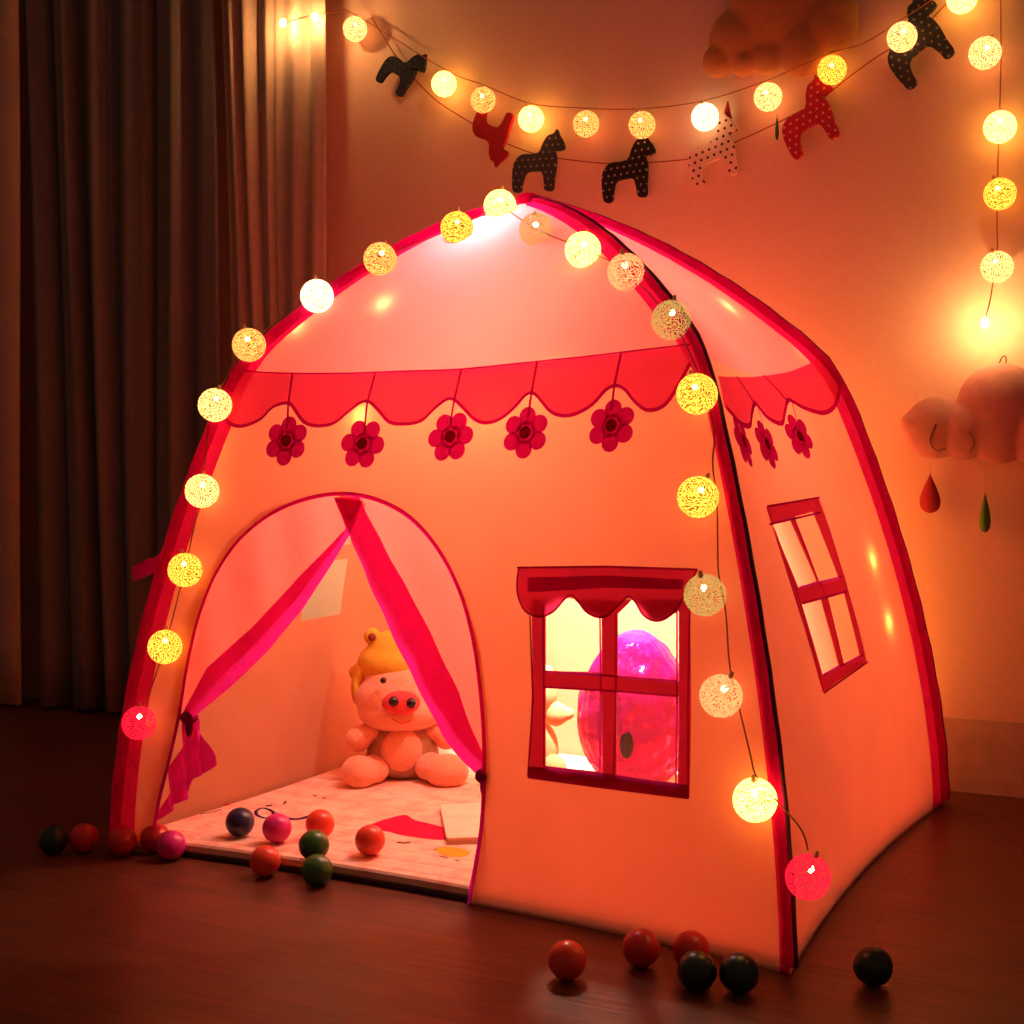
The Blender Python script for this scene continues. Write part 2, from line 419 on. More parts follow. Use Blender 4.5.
def line_group(name, face, lines, width, mat, off, par, k=1):
    bm = merge([ribbon(None, face, l, width, None, off, k=k) for l in lines])
    return obj(name, bm, mat, par)
edges = [val_line, [(519, 568), (610, 567), (700, 570)], [(532, 616), (535, 700), (530, 776)], [(545, 606), (546, 700), (546, 766)], [(546, 671), (602, 675), (679, 681)], [(546, 687), (617, 691), (679, 696)],
         [(602, 618), (603, 700), (602, 772)], [(618, 614), (618, 690), (616, 774)], [(679, 612), (679, 700), (678, 784)], [(692, 600), (690, 700), (690, 798)],
         [(546, 766), (610, 774), (690, 786)], [(530, 767), (546, 768)]]
line_group('frame_outline', 'front', edges, .0035, M_PRINTD, .007, wf)
lay2('window_sill', 'front', [(530, 766), (610, 774), (690, 785), (690, 799), (610, 789), (529, 778)], M_PRINTD, .005, wf)
lay2('valance_band', 'front', [(530, 578), (610, 576), (686, 580), (684, 590), (610, 588), (545, 592), (530, 592)], M_PRINT, .008, wf)  # crimson band across the upper valance

# right window
rf_uv = I('right', [(765, 507), (818, 498), (866, 662), (822, 693)])
wr = window('right', rw_uv, [('window_frame', rf_uv, M_FRAME, .0015)], 0, 'crimson printed frame of the side window')
line_group('frame_outline', 'right', [[(765, 507), (818, 498), (843, 580), (866, 662), (822, 693), (797, 600), (765, 507)], [(767, 525), (819, 513)], [(821, 675), (862, 655)], [(791, 518), (817, 582), (826, 600), (842, 666)], [(797, 588), (840, 577)], [(800, 604), (845, 592)]], .004, M_PRINTD, .004, wr)
# left and back windows' frames, seen from inside
lf = rect_uv(ua-.03, ub+.03, tb-.03, tm1+.2)
window('left', LW, [('window_frame', lf, M_FRAME, .0015)], 0, 'pale red frame of the left wall window')

# awnings: scalloped cloth below the eaves, each lobe edged with piping
aw = [(232, 371), (270, 374), (330, 375), (400, 373), (460, 371), (520, 365), (580, 359), (640, 352), (692, 346)]
lobe = [(223, 408), (229, 422), (240, 427), (252, 425), (264, 419), (275, 408), (290, 404), (297, 411), (306, 423), (320, 427), (336, 424), (350, 413), (362, 404), (371, 403), (380, 411), (391, 423), (406, 425), (423, 422),
        (436, 410), (448, 401), (456, 401), (466, 410), (476, 420), (488, 424), (502, 420), (516, 409), (528, 396), (536, 395), (543, 402), (553, 413), (566, 417), (580, 414), (595, 405), (608, 391), (618, 387), (627, 391), (636, 402), (648, 411), (662, 409), (672, 400), (681, 385), (692, 365)]
def tfix(uvs, lo=.0, hi=2): return [(u, t) for u, t in uvs]
aw_uv = [inv('front', *p, .5, .95) for p in aw]; lb_uv = [inv('front', *p, .5, .9) for p in lobe]
lbs = [(p.x, p.y) for p in catmull([V((u, t, 0)) for u, t in lb_uv], 3)]
bm = cdt_mesh([(aw_uv[0][0], aw_uv[0][1])]+lbs+aw_uv[::-1][:-1], [], lambda u, t: SO('front', u, t, .004), .025, W, HE)
awn = obj('awning', bm, M_AWN, tent); awn['label'] = 'red scalloped awning along the front eave'
line_group('awning_piping', 'front', [lobe], .007, M_PRINT, .007, awn, k=3)
line_group('awning_top_seam', 'front', [aw], .004, M_PRINT, .007, awn, k=3)
raw = [(716, 377), (733, 378), (760, 377), (790, 372), (812, 363), (820, 358)]
rlobe = [(722, 408), (729, 416), (737, 425), (746, 427), (748, 416), (751, 405), (755, 408), (764, 419), (778, 425), (781, 416), (784, 403), (788, 402), (798, 408), (812, 413), (822, 414), (831, 408), (836, 395), (836, 385), (830, 372)]
r_uv = [inv('right', *p, .5, .95) for p in raw]; rl_uv = [inv('right', *p, .6, .9) for p in rlobe]
rlb = [(p.x, p.y) for p in catmull([V((u, t, 0)) for u, t in rl_uv], 3)]
bm = cdt_mesh([r_uv[0]]+rlb+r_uv[::-1][:-1], [], lambda u, t: SO('right', u, t, .004), .02, D, HE)
awr = obj('awning', bm, M_AWN, tent); awr['label'] = 'red scalloped awning along the side eave'
line_group('awning_piping', 'right', [rlobe], .010, M_PRINT, .007, awr, k=3)
for dl in ([(733, 378), (751, 405)], [(760, 377), (775, 392), (785, 404)]): line_group('awning_divider', 'right', [dl], .008, M_PRINT, .007, awr, k=2)

# flowers: printed blossoms on cords
def flower(face, c, r, cord, rot=0, sq=1.0, guess=(.5, .8)):
    cu, ct = inv(face, *c, *guess); c3 = S(face, cu, ct); nn = nrm(face, cu, ct); hx = (S(face, cu+.01, ct)-c3).normalized(); vy = nn.cross(hx)
    bm = bmesh.new()
    def disk(x, y, rad, off, n=16):
        vs = [bm.verts.new(c3+hx*(x+rad*math.cos(a*2*PI/n))*sq+vy*(y+rad*math.sin(a*2*PI/n))+nn*off) for a in range(n)]
        bm.faces.new(vs)
    for k in range(6):
        a = PI/2+rot+k*PI/3; disk(r*.64*math.cos(a), r*.64*math.sin(a), r*.36, .008+k*.0002)
    disk(0, 0, r*.45, .0078)
    fl = obj('flower', bm, M_PRINT, tent, smooth=False)
    bm = bmesh.new(); disk(0, 0, r*.25, .0105); obj('flower_centre', bm, M_CORE, fl)
    obj('flower_cord', ribbon(None, face, cord, .006, None, .0095, guess=guess, k=1), M_PRINT, fl)
flower('front', (289, 442), .048, [(295, 375), (291, 405), (290, 430)], 0)
flower('front', (365, 445), .048, [(378, 374), (370, 404), (367, 432)], .45)
flower('front', (453, 438), .047, [(464, 371), (457, 402), (453, 425)], -.45)
flower('front', (528, 434), .046, [(540, 363), (534, 396), (531, 418)], 0)
flower('front', (614, 427), .045, [(624, 354), (617, 388), (614, 412)], 0)
flower('right', (795, 438), .045, [(787, 402), (790, 414), (794, 428)], .2, 1.6, guess=(.8, .8))
flower('right', (762, 446), .045, [(752, 405), (756, 420), (760, 434)], .0, 1.25, guess=(.6, .8))
flower('right', (738, 443), .045, [(728, 418), (734, 430)], .3, guess=(.3, .8))

# pole sleeves with a dark seam
for k, r, seam in (('FL', .017, 0), ('FR', .0095, 1), ('BR', .018, 1), ('BL', .016, 0)):
    cen = G(-W/2, D/2, 0)
    pts = []
    for i in range(61):
        p = POLE[k][i]; q = p.copy()
        inw = (V((cen.x, cen.y, p.z))-p); inw.z = 0; inw.normalize()
        pts.append(p+inw*r*.3 if i else p+inw*r*.3+V((0, 0, .012)))
    bm = bmesh.new(); rr = [r*(1-.25*(i/60)**2)*(1+.06*math.sin(i*1.9)) for i in range(61)]
    L = []
    for i, p in enumerate(pts):
        tan = (pts[min(i+1, 60)]-pts[max(i-1, 0)]).normalized(); oo = p-V((cen.x, cen.y, p.z)); oo.z = 0
        oo = (oo.normalized()+V((0, 0, 1.0 if i > 30 else 0))) if i < 58 else V((0, 0, 1))
        oo = (oo-tan*oo.dot(tan)).normalized(); sd_ = tan.cross(oo)
        L.append([bm.verts.new(p+(oo*math.cos(a)+sd_*math.sin(a))*rr[i]) for a in [PI*.62*(q/5-1) for q in range(11)]])
    for i in range(60):
        for q in range(10): bm.faces.new((L[i][q], L[i][q+1], L[i+1][q+1], L[i+1][q]))
    sl = obj('pole_sleeve', bm, M_SLEEVE, tent)
    bm = bmesh.new(); sp = []
    for i, p in enumerate(pts):
        # the seam runs down the outer side of the corner
        out = (p-V((cen.x, cen.y, p.z))); out.z = 0; out = out.normalized() if i < 56 else V((0, 0, 1))
        side = {'FR': EX*.9-EY*.1, 'BR': EX*.8+EY*.5, 'FL': -EX, 'BL': -EX}[k]
        sp.append(p+(side.normalized()*.75+V((0, 0, .55 if i > 30 else 0))).normalized()*rr[i]*.95)
    tube(bm, sp, .0045 if seam else .0025, 6); obj('sleeve_seam', bm, M_SEAM, sl)
# a flat strip of the same cloth beside the front corners
def corner_strip(face, side, w0, w1, t1=1.93):
    bm = bmesh.new(); L = []
    for i in range(49):
        t = t1*i/48; lw = (S(face, 1, t)-S(face, 0, t)).length; ww = (w0 if t < .9 else w0+(w1-w0)*min(1, (t-.9)/.2))/lw
        ww = min(ww, .45); a, b = (0, ww) if side == 0 else (1-ww, 1)
        L.append([bm.verts.new(SO(face, a+(b-a)*q/3, t, .002)) for q in range(4)])
    for i in range(48):
        for q in range(3): bm.faces.new((L[i][q], L[i][q+1], L[i+1][q+1], L[i+1][q]))
    obj('corner_strip', bm, M_SLEEVE, tent)
corner_strip('front', 0, .045, .03); corner_strip('front', 1, .016, .040); corner_strip('right', 1, .07, .06)
# crown knot where the poles meet
bm = bmesh.new(); sph(bm, APEX+V((0, 0, .0)), .022, 16, 10, (1.2, 1.2, .7)); obj('roof_cap', bm, M_SLEEVE, tent)

# door trim, drapes and ties
bm = ribbon(None, 'front', None, .008, None, .003, uv=door_uv, k=1); obj('door_trim', bm, M_PRINT, tent)
def drape(edge_px, arch_px, hem_px, tail_px, tie_px, nm):
    """a sheer drape hung from the arch and drawn aside, behind the front cloth"""
    par = None
    def off(u, t, amp, fr): return -.006-amp*(.5+.5*math.sin(u*W*fr+t*9))
    o_uv = [inv('front', *p) for p in arch_px+edge_px]
    bm = cdt_mesh(o_uv, [], lambda u, t: SO('front', u, t, -.012-.004*math.sin(u*55+t*18)), .02, W, HE)
    par = obj('door_drape', bm, M_SHEER, tent)
    h_uv = [inv('front', *p) for p in hem_px]
    bm = cdt_mesh(h_uv, [], lambda u, t: SO('front', u, t, -.0055-.002*math.sin(u*70-t*30)), .012, W, HE)
    obj('drape_hem', bm, M_HEM, par)
    if tail_px:
        t_uv = [inv('front', *p) for p in tail_px]
        bm = cdt_mesh(t_uv, [], lambda u, t: SO('front', u, t, -.022-.014*math.sin(u*230+t*30)), .010, W, HE)
        obj('drape_tail', bm, M_HEM, par)
    bm = bmesh.new(); c = SO('front', *inv('front', *tie_px), -.012)
    sph(bm, c, .017, 14, 10, (1, 1, .8)); sph(bm, c+V((.0, 0, -.018)), .009, 10, 8, (1, .7, 2.2)); obj('drape_tie', bm, M_TIE, par)
    return par
left_arch = [(344, 488), (307, 492), (268, 508), (235, 536), (210, 573), (194, 614), (182, 660), (174, 714)]
right_arch = [(488, 772), (489, 760), (486, 700), (479, 638), (464, 587), (442, 545), (413, 513), (380, 493), (344, 488)]
drape([(186, 716), (225, 672), (262, 635), (300, 592), (340, 537), (361, 503)], left_arch, [(361, 500), (333, 498), (344, 528), (300, 573), (250, 628), (205, 668), (182, 712), (187, 722), (206, 706), (232, 684), (266, 651), (302, 608), (330, 565), (348, 535)],
      [(181, 716), (192, 718), (200, 745), (207, 768), (197, 776), (186, 781), (184, 800), (170, 806), (155, 822), (154, 846), (148, 846), (158, 800), (169, 758)], (185, 718), 'left')
drape([(335, 498), (350, 530), (380, 590), (410, 650), (435, 705), (460, 742)], right_arch, [(333, 497), (340, 513), (352, 545), (379, 609), (400, 655), (420, 695), (440, 735), (461, 762), (478, 779), (484, 774), (481, 755), (472, 733), (457, 693), (437, 650), (416, 607), (391, 562), (369, 520), (357, 496)],
      [(484, 776), (478, 778), (476, 800), (475, 840), (467, 897), (472, 899), (482, 840), (485, 800)], (481, 777), 'right')
# ribbon of the left window flap sticking out into the room
bm = bmesh.new(); a = SO('left', .95, .60, .0); outv = -EX
ps = [a, a+outv*.035+V((0, 0, .01)), a+outv*.08+V((0, 0, -.012)), a+outv*.125+V((0, -.01, -.03))]
L = []
for i, p in enumerate(catmull(ps, 6)):
    L.append((bm.verts.new(p+V((0, .006*math.sin(i), .016+.004*math.sin(i)))), bm.verts.new(p+V((0, 0, -.016)))))
for i in range(len(L)-1): bm.faces.new((L[i][0], L[i+1][0], L[i+1][1], L[i][1]))
obj('flap_ribbon', bm, M_HEM, tent)
# ground sheet whose dark edge shows under the door
foot = []
for f in ('front', 'right', 'back', 'left'):
    for i in range(30): foot.append(S(f, i/30, 0))
bm = bmesh.new(); gc = G(-W/2, D/2, 0); ft = [gc+(V((p.x, p.y, 0))-gc)*.994 for p in foot]; a = [bm.verts.new((p.x, p.y, .002)) for p in ft]; b = [bm.verts.new((p.x, p.y, .010)) for p in ft]
bm.faces.new(a[::-1]); bm.faces.new(b)
for i in range(len(a)): j = (i+1) % len(a); bm.faces.new((a[i], a[j], b[j], b[i]))
obj('ground_sheet', bm, M_SHEET, tent, smooth=False)

# ------------------------------------------------------------------ quilted mat inside the tent
def matmat():
    m, t, out = nt('quilted_cream_cotton'); v = coords(t)
    n = N(t, 'ShaderNodeTexNoise', i_Scale=26, i_Detail=3); t.links.new(v, n.inputs['Vector'])
    br = N(t, 'ShaderNodeTexBrick'); br.offset = .5
    for k, q in (('Scale', 1), ('Mortar Size', .012), ('Mortar Smooth', 1), ('Brick Width', .11), ('Row Height', .05)): br.inputs[k].default_value = q
    t.links.new(v, br.inputs['Vector'])
    wv = N(t, 'ShaderNodeTexWave', i_Scale=7, i_Distortion=3); t.links.new(v, wv.inputs['Vector'])
    p = N(t, 'ShaderNodeBsdfPrincipled', i_Roughness=.95); t.links.new(p.outputs[0], out.inputs[0])
    t.links.new(ramp(t, n.outputs['Fac'], (.90, .42, .32), (.95, .62, .46), .35, .6), p.inputs['Base Color'])
    ad = N(t, 'ShaderNodeMath', operation='ADD'); t.links.new(n.outputs['Fac'], ad.inputs[0])
    iv = N(t, 'ShaderNodeMath', operation='SUBTRACT'); iv.inputs[0].default_value = 1.6; t.links.new(br.outputs['Fac'], iv.inputs[1]); t.links.new(iv.outputs[0], ad.inputs[1])
    b = N(t, 'ShaderNodeBump', i_Strength=.35, i_Distance=.008); t.links.new(ad.outputs[0], b.inputs['Height']); t.links.new(b.outputs[0], p.inputs['Normal'])
    return m
MZ = .026
cen = G(-W/2, D/2, 0)
mat_pts = [cen+(V((p.x, p.y, 0))-cen)*.982 for p in foot]
mat = empty('floor_mat', (cen.x, cen.y, .0105), 'quilted cream floor mat with small printed doodles lying inside the tent', 'mat')
bm = bmesh.new(); a = [bm.verts.new((p.x, p.y, .0105)) for p in mat_pts]; b = [bm.verts.new((p.x, p.y, MZ-.004)) for p in mat_pts]
c2 = [bm.verts.new((cen.x+(p.x-cen.x)*.992, cen.y+(p.y-cen.y)*.992, MZ)) for p in mat_pts]
bm.faces.new(a[::-1]); bm.faces.new(c2)
for i in range(len(a)):
    j = (i+1) % len(a); bm.faces.new((a[i], a[j], b[j], b[i])); bm.faces.new((b[i], b[j], c2[j], c2[i]))
obj('quilt', bm, matmat(), mat, smooth=False)
def mark(px, mat_, name='printed_mark', h=.0006, parent=mat, k=3):
    pts = [at_z(*p, MZ) for p in px]
    if k > 1: pts = catmull(pts, k, True)
    bm = bmesh.new(); lo = [bm.verts.new((p.x, p.y, MZ+.0002)) for p in pts]; hi = [bm.verts.new((p.x, p.y, MZ+.0002+h)) for p in pts]
    bm.faces.new(hi)
    for i in range(len(lo)): j = (i+1) % len(lo); bm.faces.new((lo[i], lo[j], hi[j], hi[i]))
    bmesh.ops.recalc_face_normals(bm, faces=bm.faces)
    return obj(name, bm, mat_, parent, smooth=False)
M_NAVY = pbr('navy_ink', (.05, .03, .12), rough=.8, spec=.08); M_REDI = pbr('raspberry_ink', (.75, .01, .08), rough=.8, spec=.08); M_YEL = pbr('yellow_ink', (.85, .45, .03), rough=.8, spec=.08); M_BRI = pbr('brown_ink', (.22, .04, .03), rough=.8, spec=.08)
def stroke(px, w, m_):
    pts = catmull([at_z(*p, MZ+.0003) for p in px], 5); bm = bmesh.new(); tube(bm, pts, w, 5)
    for v in bm.verts: v.co.z = MZ+.0002+(v.co.z-MZ-.0003)*.2
    obj('printed_mark', bm, m_, mat)
stroke([(256, 811), (262, 808), (270, 810), (274, 814), (266, 818), (257, 815), (256, 811)], .004, M_NAVY)
stroke([(274, 813), (285, 818), (298, 819), (310, 816), (320, 812)], .007, M_NAVY)
stroke([(266, 806), (272, 805)], .005, M_NAVY); stroke([(284, 804), (286, 801)], .003, M_BRI)
stroke([(313, 795), (317, 796)], .003, M_BRI); stroke([(323, 798), (326, 798)], .004, M_BRI)
stroke([(200, 814), (212, 812), (222, 809)], .0025, M_BRI); stroke([(224, 805), (229, 804)], .005, M_REDI)
stroke([(397, 842), (404, 843), (410, 842)], .004, M_BRI)
mark([(362, 830), (375, 823), (388, 819), (405, 815), (414, 820), (430, 824), (446, 829), (450, 838), (440, 840), (420, 838), (400, 835), (385, 831)], M_REDI, 'printed_shape')
mark([(436, 850), (446, 847), (462, 849), (470, 853), (462, 857), (446, 856)], M_YEL, 'printed_shape')
stroke([(440, 856), (448, 858)], .002, M_BRI); stroke([(455, 860), (460, 861)], .002, M_BRI); stroke([(434, 850), (438, 848)], .002, M_BRI)

# book lying at the right of the door
A0, A1, A2 = at_z(434, 811, MZ), at_z(447, 845, MZ), at_z(497, 843, MZ)
ux = (A2-A1).normalized(); uy = V((-ux.y, ux.x, 0)); bl = (A0-A1).length
book = empty('picture_book', (A1.x, A1.y, MZ+.001), 'closed cream picture book lying on the mat beside the right door drape', 'book')
bw = .17
BMx = Matrix(((ux.x, uy.x, 0, A1.x), (ux.y, uy.y, 0, A1.y), (0, 0, 1, MZ+.001), (0, 0, 0, 1)))
M_COV = pbr('cream_book_cover', (.93, .78, .60), rough=.5); M_PG = pbr('paper_block', (.8, .5, .35), rough=.9)
def bx(name, lo, hi, m_): 
    bm = bmesh.new(); box(bm, lo, hi, BMx); bmesh.ops.bevel(bm, geom=bm.edges[:], offset=.0008, segments=1); return obj(name, bm, m_, book, smooth=False)
bx('back_cover', (0, 0, 0), (bw, bl, .002), M_COV); bx('pages', (.003, .003, .002), (bw-.003, bl-.002, .010), M_PG); bx('front_cover', (0, 0, .010), (bw, bl, .0125), M_COV)

# ------------------------------------------------------------------ pit balls
BR = .028
def pitball_me():
    bm = bmesh.new(); sph(bm, V((0, 0, 0)), BR, 32, 20)
    for v in bm.verts:
        if abs(v.co.z) < .0012: v.co.xy *= 1.006   # moulding seam
    me = bpy.data.meshes.new('ball'); bm.to_mesh(me); bm.free(); me.polygons.foreach_set('use_smooth', [True]*len(me.polygons)); return me
def plastic(name, c): return pbr(name, c, tuple(q*.9 for q in c), rough=.32, spec=.5)
PM = {'navy': plastic('navy_plastic', (.012, .02, .07)), 'magenta': plastic('magenta_plastic', (.75, .02, .25)), 'orange': plastic('orange_red_plastic', (.85, .06, .025)),
      'red': plastic('red_plastic', (.62, .015, .03)), 'green': plastic('green_plastic', (.03, .12, .02)), 'dark': plastic('bottle_green_plastic', (.006, .028, .016))}
balls = [(240, 822, 1, 'navy', 'navy blue plastic ball on the mat just inside the door'), (277, 828, 1, 'magenta', 'bright magenta plastic ball on the mat beside the navy ball'),
 (320, 824, 1, 'orange', 'orange-red plastic ball on the mat behind the two green balls'), (314, 845, 1, 'green', 'dark green plastic ball on the mat edge in front of the orange-red one'),
 (370, 840, 1, 'orange', 'orange-red plastic ball alone on the mat near the raspberry printed shape'), (265, 861, 0, 'orange', 'orange-red plastic ball on the wood floor against the door sill'),
 (317, 870, 0, 'green', 'grass green plastic ball on the wood floor at the door sill'), (53, 840, 0, 'dark', 'dark green plastic ball farthest from the tent at the left'),
 (83, 838, 0, 'red', 'dim red plastic ball beside the leftmost green ball'), (122, 841, 0, 'red', 'red plastic ball touching the front left foot of the tent'),
 (155, 838, 0, 'red', 'crimson plastic ball at the left door corner, behind a magenta one'), (171, 845, 0, 'magenta', 'magenta plastic ball on the floor at the left door corner'),
 (567, 960, 0, 'orange', 'orange-red plastic ball standing alone on the floor before the front wall'), (641, 948, 0, 'red', 'red plastic ball on the floor below the front window'),
 (691, 950, 0, 'red', 'red plastic ball half hidden behind a dark green ball'), (697, 971, 0, 'dark', 'dark green plastic ball hiding most of a red ball'),
 (739, 973, 0, 'dark', 'near-black green plastic ball closest to the front right tent corner'), (873, 966, 0, 'dark', 'dark green plastic ball alone on the floor right of the tent')]
me0 = pitball_me(); placed = []
for px, py, onmat, col, lab in balls:
    z = (MZ+.0008 if onmat else 0)+BR; p = at_z(px, py, z)
    for q in placed:
        dv = p-q; dv.z = 0
        if dv.length < 2*BR+.001 and abs(p.z-q.z) < BR: p += dv.normalized()*(2*BR+.001-dv.length)
    placed.append(p)
    me = me0.copy(); me.materials.append(PM[col]); o = bpy.data.objects.new('pit_ball', me); C.objects.link(o); o.location = p
    o.rotation_euler = (random.random()*3, random.random()*3, 0); tag(o, lab, 'ball', 'plastic pit balls around the tent')

# ------------------------------------------------------------------ string lights
M_LED = emit('warm_led', (1.0, .72, .30), 26)
GL = {'yellow': glow('yellow_thread', (1.0, .34, .03), 4.2, .10, lo=.06), 'warm': glow('warm_thread', (1.0, .31, .06), 3.4, .12, lo=.06), 'cream': glow('cream_thread', (1.0, .38, .10), 5, .10, lo=.07),
      'gold': glow('gold_thread', (.70, .36, .09), 1.2, holes=.76, lo=.05), 'bright': glow('bright_yellow_thread', (1.0, .46, .07), 12, .10, lo=.08),
      'pale': glow('pale_pink_thread', (1.0, .36, .12), 1.8, holes=.74, lo=.1), 'pink': glow('hot_pink_thread', (1.0, .012, .035), 1.6, holes=.76, lo=.1),
      'white': glow('white_thread', (1.0, .66, .30), 6, .10, lo=.10)}
LR = .0325
def shade_me():
    bm = bmesh.new(); sph(bm, V((0, 0, 0)), LR, 20, 14); me = bpy.data.meshes.new('thread_shade'); bm.to_mesh(me); bm.free()
    me.polygons.foreach_set('use_smooth', [True]*len(me.polygons)); return me
def led_me():
    bm = bmesh.new(); sph(bm, V((0, 0, .012)), .0052, 10, 8); me = bpy.data.meshes.new('led'); bm.to_mesh(me); bm.free(); me.materials.append(M_LED); return me
def cap_me():
    bm = bmesh.new(); bmesh.ops.create_cone(bm, cap_ends=True, segments=10, radius1=.0045, radius2=.0025, depth=.010, matrix=Matrix.Translation((0, 0, LR+.003))); me = bpy.data.meshes.new('cap'); bm.to_mesh(me); bm.free(); me.materials.append(M_SOCK); return me
M_SOCK = pbr('clear_socket', (.75, .40, .20), rough=.4); M_WIRE = pbr('reddish_wire', (.40, .10, .05), rough=.6)
SHADES = {}; ledm = led_me(); capm = cap_me()
def ball_light(p, col, label, group, sc=1.0):
    e = empty('ball_light', p, label, 'light', group); e.scale = (sc,)*3; e.rotation_euler = (random.uniform(-.4, .4), random.uniform(-.4, .4), random.random()*6)
    if col not in SHADES: SHADES[col] = shade_me(); SHADES[col].materials.append(GL[col])
    for nm, me in (('thread_shade', SHADES[col]), ('led_bulb', ledm), ('socket', capm)):
        o = bpy.data.objects.new(nm, me); C.objects.link(o); o.parent = e
    return e
def on_face(face, px, py, off, g=(.5, .9)): return SO(face, *inv(face, px, py, *g), off)
def toward(P, px, py):  # keeps the distance from the camera, sits on the pixel's line of sight
    r_ = ray(px, py); dep = -(CI @ P).z; return CO+r_*dep
tl = [(500, 206, 'bright', 'glowing yellow ball light at the very top of the tent'), (457, 228, 'yellow', 'yellow ball light on the left roof pole, next below the topmost'),
 (380, 259, 'warm', 'amber yellow ball light halfway up the left roof pole'), (317, 296, 'white', 'whitish ball light on the left roof pole above the curtain edge'),
 (249, 345, 'warm', 'amber ball light at the left eave corner'), (215, 405, 'cream', 'cream yellow ball light level with the front awning at left'),
 (202, 491, 'cream', 'cream ball light on the left corner level with the arch top'), (185, 570, 'yellow', 'deep yellow ball light beside the upper left drape'),
 (165, 647, 'yellow', 'yellow ball light on the left corner above the pink one'), (139, 723, 'pink', 'pinkish red open-thread ball light low on the left corner'),
 (536, 230, 'gold', 'dull gold glitter thread ball just right below the tent top'), (583, 250, 'bright', 'bright yellow ball light on the front roof between two gold ones'),
 (626, 272, 'pale', 'loose pinkish gold thread ball on the right roof pole'), (671, 320, 'gold', 'large gold glitter thread ball above the right eave corner'),
 (697, 394, 'yellow', 'yellow ball light at the right end of the front awning'), (698, 497, 'yellow', 'vivid yellow ball light above the front window\'s right side'),
 (705, 595, 'gold', 'dark gold glitter ball at the top right of the front window'), (721, 696, 'pale', 'pale open-thread ball light right of the front window'),
 (755, 800, 'bright', 'bright yellow ball light low on the front right corner')]
tpos = []
for px, py, col, lab in tl:
    P = on_face('front', px, py, LR+.008, (.5, 1.4 if py < 330 else .6)); P = toward(P, px, py)
    ball_light(P, col, lab, 'ball lights strung on the tent', 1.0); tpos.append(P)
Pp = at_depth(808, 877, -(CI @ pole('FR', .16)).z-.052); ball_light(Pp, 'pink', 'hot pink ball light hanging beside the side wall near the floor', 'ball lights strung on the tent')
def cable(name, pts, r, label, k=6, mat_=None):
    bm = bmesh.new(); tube(bm, catmull(pts, k), r, 6); o = obj(name, bm, mat_ or M_WIRE); return tag(o, label, 'cable')
lt = [on_face('front', tl[i][0]+2, tl[i][1]+3, .010, (.1, 1.3 if tl[i][1] < 330 else .6)) for i in (9, 8, 7, 6, 5, 4, 3, 2, 1, 0)]
cable('light_string', lt, .0013, 'thin wire joining the ball lights up the left side of the tent')
def fo(px, py, o_=.012, f='front', g=(.9, .6)): return on_face(f, px, py, o_, g)
rt = [on_face('front', tl[i][0], tl[i][1], .004, (.6, 1.5)) for i in (0, 10, 11, 12, 13)]+[ tpos[14]+V((0, 0, LR+.006)),
      fo(717, 430), fo(716, 465), fo(720, 500), fo(721, 540), fo(722, 575), fo(729, 612), fo(732, 655), fo(736, 682), fo(742, 705), fo(754, 755), tpos[18]+V((0, 0, LR+.006)),
      fo(774, 786, .03), Pp+V((-.012, 0, .07)), Pp+V((0, 0, LR+.006))]
cable('light_string', rt, .0013, 'reddish wire joining the ball lights down the right corner of the tent', k=5)
# fairy lights fixed to the inside of the cloth, seen only as warm spots through it
spots = [('front', 383, 303, 'roof near the left pole'), ('front', 296, 326, 'roof by the left eave'), ('front', 414, 404, 'awning above the arch'), ('front', 490, 408, 'awning right of the arch'), ('front', 548, 378, 'awning centre right'),
         ('front', 360, 416, 'awning above the arch\'s left half'), ('right', 728, 306, 'side roof high up'), ('right', 803, 350, 'side roof by its eave'), ('right', 873, 560, 'side wall beside its window'), ('right', 889, 622, 'side wall below the other spot'),
         ('front', 208, 448, 'front wall by the upper left corner')]
M_LED2 = emit('fairy_led', (1.0, .55, .15), 210)
for f, px, py, w_ in spots:
    g = (.5, 1.2 if (py < 352) else .8); u, t_ = inv(f, px, py, *g); p = SO(f, u, t_, -.016)
    e = empty('fairy_light', p, 'tiny warm light glowing through the '+w_, 'light', 'fairy lights inside the tent cloth')
    bm = bmesh.new(); sph(bm, p, .0052, 10, 8); obj('led', bm, M_LED2, e)

# the same string carries on down the back of the rear right pole: its lights shine through the side cloth and onto the wall
bk = []
for t_, w_ in ((.90, 'level with the side awning'), (.70, 'above the side window\'s middle'), (.50, 'level with the side window\'s lower panes'), (.30, 'low behind the side wall')):
    p = SO('back', .075, t_, LR+.012); ball_light(p, 'bright', 'ball light behind the tent\'s rear right pole, '+w_, 'ball lights strung on the tent'); bk.append(p+V((0, 0, LR+.006)))
cable('light_string', bk, .0013, 'thin wire of ball lights hidden behind the rear right tent pole')
# wall string
wl = [(355, 29, 'cream', 'cream ball light nearest the curtain on the wall string'), (444, 84, 'bright', 'bright ball light between the tilted black horse and the red upturned horse'), (483, 100, 'warm', 'ball light just above the upturned red horse'),
 (531, 119, 'bright', 'bright ball light above the grey dotted horse'), (586, 124, 'warm', 'amber ball light between grey and black horses'), (642, 125, 'warm', 'amber ball light right above the black dotted horse'),
 (705, 117, 'white', 'white ball light beside the white dotted horse'), (768, 97, 'cream', 'cream ball light under the brown cloud'), (832, 70, 'yellow', 'golden ball light above the red dotted horse'), (902, 37, 'cream', 'ball light hanging in front of the dark tilted horse'),
 (962, -2, 'bright', 'ball light cut by the top edge of the photo'), (985, 53, 'cream', 'topmost whole ball light of the vertical string'), (1000, 127, 'bright', 'bright second ball light of the vertical string'), (1000, 194, 'yellow', 'third ball light of the vertical string'),
 (997, 267, 'cream', 'lowest ball light of the vertical string, above the pink cloud')]
wp = []
